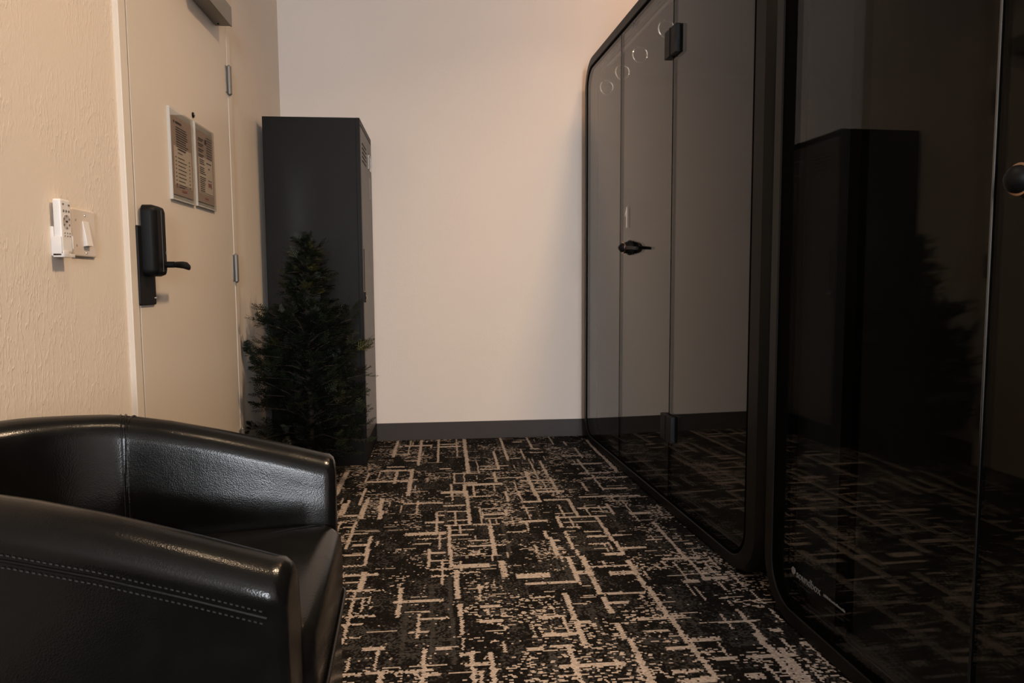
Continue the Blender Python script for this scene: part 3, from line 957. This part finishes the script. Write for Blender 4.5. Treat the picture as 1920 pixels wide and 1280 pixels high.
BW, BH, BD = 2.19, 2.236, 1.20
def make_booth(loc, a, label, first, J1=0.715, J2=1.415, hs=0.885, border=.066):
    """local x runs along the front towards the camera, y into the booth, the glass front faces -y"""
    r = empty('office_booth', loc, a - pi / 2, label, 'office booth', 'glass fronted booths along the right side')
    def ring(name, mat, specs, parent, **kw):
        ls = [[(s, y, z) for s, z in rrect(i0, BW - i1, ib, BH - it, rad, 10)] for (i0, i1, ib, it, rad, y) in specs]
        return MB().loops(ls + [ls[0]], False, False).build(name, mat, parent, True, **kw)
    ring('front_frame', M['frame'], [(0, 0, 0, 0, .17, .06), (0, 0, 0, 0, .17, .020), (.003, .005, .003, .003, .168, .010), (.012, .022, .008, .008, .16, -.004),
                                     (.050, .080, .046, .050, .115, -.005), (.053, .083, .0485, .0525, .112, -.003), (.055, .084, .050, .054, .110, .06)], r, angle=25)
    ring('glass_seal', M['seal'], [(.0552, .0845, .0502, .0545, .110, -.0015), (border, .098, .061, .066, .100, -.0015), (border, .098, .061, .066, .100, .034), (.0552, .0845, .0502, .0545, .110, .034)], r)
    ls = [[(s, y, z) for s, z in rrect(i, BW - i, i, BH - i, rad, 10)] for (i, rad, y) in ((.004, .166, .051), (.004, .166, BD), (.055, .11, BD), (.055, .11, .051))]
    MB().loops(ls + [ls[0]], False, False).build('outer_shell', M['frame'], r, True, 25)
    ls = [[(s, y, z) for s, z in rrect(.056, BW - .056, .056, BH - .056, .11, 10)] for y in (BD - .06, BD - .002)]
    MB().loops(ls).build('rear_panel', M['felt'], r)
    ls = [[(s, y, z) for s, z in rrect(i, BW - i, i, BH - i, rad, 10)] for (i, rad, y) in ((.057, .108, .06), (.057, .108, BD - .062), (.075, .09, BD - .062), (.075, .09, .06))]
    MB().loops(ls + [ls[0]], False, False).build('inner_lining', M['felt'], r, True, 25)
    g0, g1, zb, zt = .060, BW - .090, .056, BH - .060
    y0, y1 = .0, .008
    def pane(name, a0, a1, radii):
        ls = [[(s, y, z) for s, z in rrect(a0, a1, zb, zt, .1, 8, radii)] for y in (y0, y1)]
        return MB().loops(ls).build(name, M['glass'], r)
    pane('fixed_pane', g0, J1 - .003, (.105, .001, .001, .105))
    pane('fixed_pane', J2 + .003, g1, (.001, .105, .105, .001))
    door_ = pane('glass_door', J1 + .003, J2 - .003, (.001, .001, .001, .001))
    for sj, wj in ((J1, .0022), (J2, .0030)):
        MB().box(sj - wj, sj + wj, y0 - .0006, y1, zb + .002, zt - .002).build('joint_seal', M['seal'], r)
    for z0 in (1.852, .302):
        h = MB()
        h.box(J2 - .060, J2 - .002, -.016, .006, z0, z0 + .108, .003)
        h.box(J2 + .002, J2 + .060, -.016, .006, z0, z0 + .108, .003)
        h.box(J2 - .060, J2 + .060, .0142, .030, z0, z0 + .108, .003)
        h.tube([(J2, -.012, z0), (J2, -.012, z0 + .108)], .007, 12)
        h.build('hinge', M['blackmetal'], r)
    hz = 1.122
    ro = MB().lathe([(0, .036), (.004, .036), (.012, .034), (.018, .028), (.030, .027), (.031, .024), (.047, .022), (.055, .014), (.060, .006)], (hs, y0, hz), (0, -1, 0), 32).build('door_handle', M['blackplastic'], door_, True, 50)
    MB().lathe([(.0305, .0262), (.031, .0274), (.039, .0268), (.0395, .025)], (hs, y0, hz), (0, -1, 0), 32).build('handle_collar', M['copper'], ro, True)
    lv = MB()
    lv.tube([(hs, y0 - .022, hz), (hs + .03, y0 - .030, hz - .001), (hs + .10, y0 - .032, hz - .005), (hs + .19, y0 - .030, hz - .011)], [.011, .0085, .0075, .0075], 12)
    lv.build('lever', M['blackplastic'], ro, True)
    MB().lathe([(0, .030), (.014, .030), (.03, .02)], (hs, y1, hz), (0, 1, 0), 28).build('inner_rose', M['blackplastic'], ro, True, 50)
    if first:
        n = MB()
        s0, z0 = .800, 1.222
        out = [(.012, 0), (.028, 0), (.028, .100), (.017, .100), (-.004, .068), (-.004, .054), (.012, .077)]
        n.loops([[(s0 + s, y, z0 + z) for s, z in out] for y in (y0 - .0002, y0 - .0008)])
        n.build('door_number', M['print'], door_)
        # rail with clear rings, hanging inside the glass
        MB().tube([(.30, .055, 2.140), (2.0, .055, 2.140)], .009, 12).build('rail', M['steel'], r, True)
        for s in (1.19, .84, .56, .27):
            MB().tube([(s, .055 + .036 * cos(2 * pi * k / 28), 2.035 + .036 * sin(2 * pi * k / 28)) for k in range(28)], .0046, 8, True).build('hanging_ring', M['clear'], r, True)
        k = MB()
        for ds, dz in ((0, 0), (.02, .004)):
            k.tube([(.895 + ds, y0 - .0006, 2.152 + dz), (.902 + ds, y0 - .0006, 2.160 + dz), (.908 + ds, y0 - .0006, 2.150 + dz), (.899 + ds, y0 - .0006, 2.140 + dz)], .0018, 6)
        k.build('sticker_mark', M['logo'], r)
    else:
        text_mesh('soundbox', .030, M['logo'], 'logo', r, (.188, y0 - .0008, .153))
        e = MB().lathe([(0, .011), (.0006, .011)], (.172, y0, .164), (0, -1, 0), 6)
        e.build('logo_emblem', M['logo'], r)
        d = MB()
        rg = random.Random(5)
        s = .322
        while s < .412:
            ln = rg.uniform(.003, .006)
            d.box(s, s + ln, y0 - .0008, y0 - .0002, .158, .158 + rg.uniform(.004, .007))
            s += ln + .0018
        d.build('logo_tagline', M['logo'], r)
        MB().tube([(.8105, -.0015, .10), (.8105, -.0015, BH - .10)], .0028, 10).build('door_edge_glint', M['darkchrome'], door_, True)  # added chrome strip, stands in for the window highlight on the glass edge
        # black inner edge trim and perforated acoustic panels behind the door
        MB().box(.325, .370, .030, .050, .075, BH - .075).build('inner_post', M['seal'], r)
        def panel(a0, a1, z0, z1, rad):
            ls = [[(s_, y, z) for s_, z in rrect(a0 + i, a1 - i, z0 + i, z1 - i, rad, 10)] for y, i in ((.16, 0), (.12, 0), (.115, .004))]
            MB().loops(ls).build('acoustic_panel', M['mesh'], r, True)
        panel(.95, 1.45, 1.235, 2.10, .06)
        panel(.935, 1.45, .12, 1.005, .06)
    return r

make_booth((.8498, 4.2566, 0), .052, 'dark glass office booth with a white 1 on its door, reaching the back wall', True)
make_booth((.9460, 1.998, 0), .0281, 'nearer black glass office booth with a small logo low on its pane', False, 0.812, 1.505, 0.905, .115)

# ------------------------------------------------------------------ light
def area(name, loc, target, power, col, sx, sy=None, shape='DISK'):
    l = bpy.data.lights.new(name, 'AREA')
    l.energy = power
    l.color = col
    if shape == 'DISK':
        l.spread = radians(132)
    l.shape = shape
    l.size = sx
    if sy:
        l.size_y = sy
    o = bpy.data.objects.new(name, l)
    COL.objects.link(o)
    o.location = loc
    d = Vector(target) - Vector(loc)
    o.rotation_euler = d.to_track_quat('-Z', 'Y').to_euler()
    return o

WARM = (1.0, 0.72, 0.46)
area('ceiling_lamp_light', (1.20, 1.72, ZC - 0.03), (1.20, 1.72, 0), 74, WARM, 0.30)
area('ceiling_lamp_light', (0.0, 1.10, ZC - 0.03), (0.0, 1.10, 0), 8, WARM, 0.20)
area('ceiling_lamp_light', (1.5, 3.55, ZC - 0.03), (1.5, 3.55, 0), 11, (1.0, 0.53, 0.23), 0.5)
area('window_daylight', ((WX0 + WX1) / 2, YN - 0.02, (WZ0 + WZ1) / 2), ((WX0 + WX1) / 2, 0, (WZ0 + WZ1) / 2 - 0.1), 325, (0.90, 0.945, 1.0), WX1 - WX0 - 0.1, WZ1 - WZ0 - 0.1, 'RECTANGLE')

wd = bpy.data.worlds.new('World')
scene.world = wd
wd.use_nodes = True
wd.node_tree.nodes['Background'].inputs[0].default_value = (0.7, 0.8, 1.0, 1)
wd.node_tree.nodes['Background'].inputs[1].default_value = 0.3

# ------------------------------------------------------------------ camera
yaw, pit, roll = 0.0953, 0.0826, -0.006
r0 = Vector((cos(yaw), -sin(yaw), 0))
fw = Vector((sin(yaw) * cos(pit), cos(yaw) * cos(pit), -sin(pit)))
u0 = Vector((sin(yaw) * sin(pit), cos(yaw) * sin(pit), cos(pit)))
s_, c_ = sin(roll), cos(roll)
Rv, Uv = r0 * c_ + u0 * s_, u0 * c_ - r0 * s_
cam = bpy.data.cameras.new('camera')
cam.sensor_width = 36.0
cam.lens = 36.0 * 1337.3 / 1920.0
cam.clip_start = 0.02
co = bpy.data.objects.new('camera', cam)
COL.objects.link(co)
mw = Matrix((Rv, Uv, -fw)).transposed().to_4x4()
mw.translation = Vector((0, 0, 0.96))
co.matrix_world = mw
scene.camera = co

scene.view_settings.view_transform = 'Standard'
scene.view_settings.look = 'None'
scene.view_settings.gamma = 1.0
scene.view_settings.exposure = 0.0
scene.cycles.max_bounces = 10
scene.cycles.transparent_max_bounces = 16
scene.cycles.caustics_reflective = True
scene.cycles.blur_glossy = 0.3
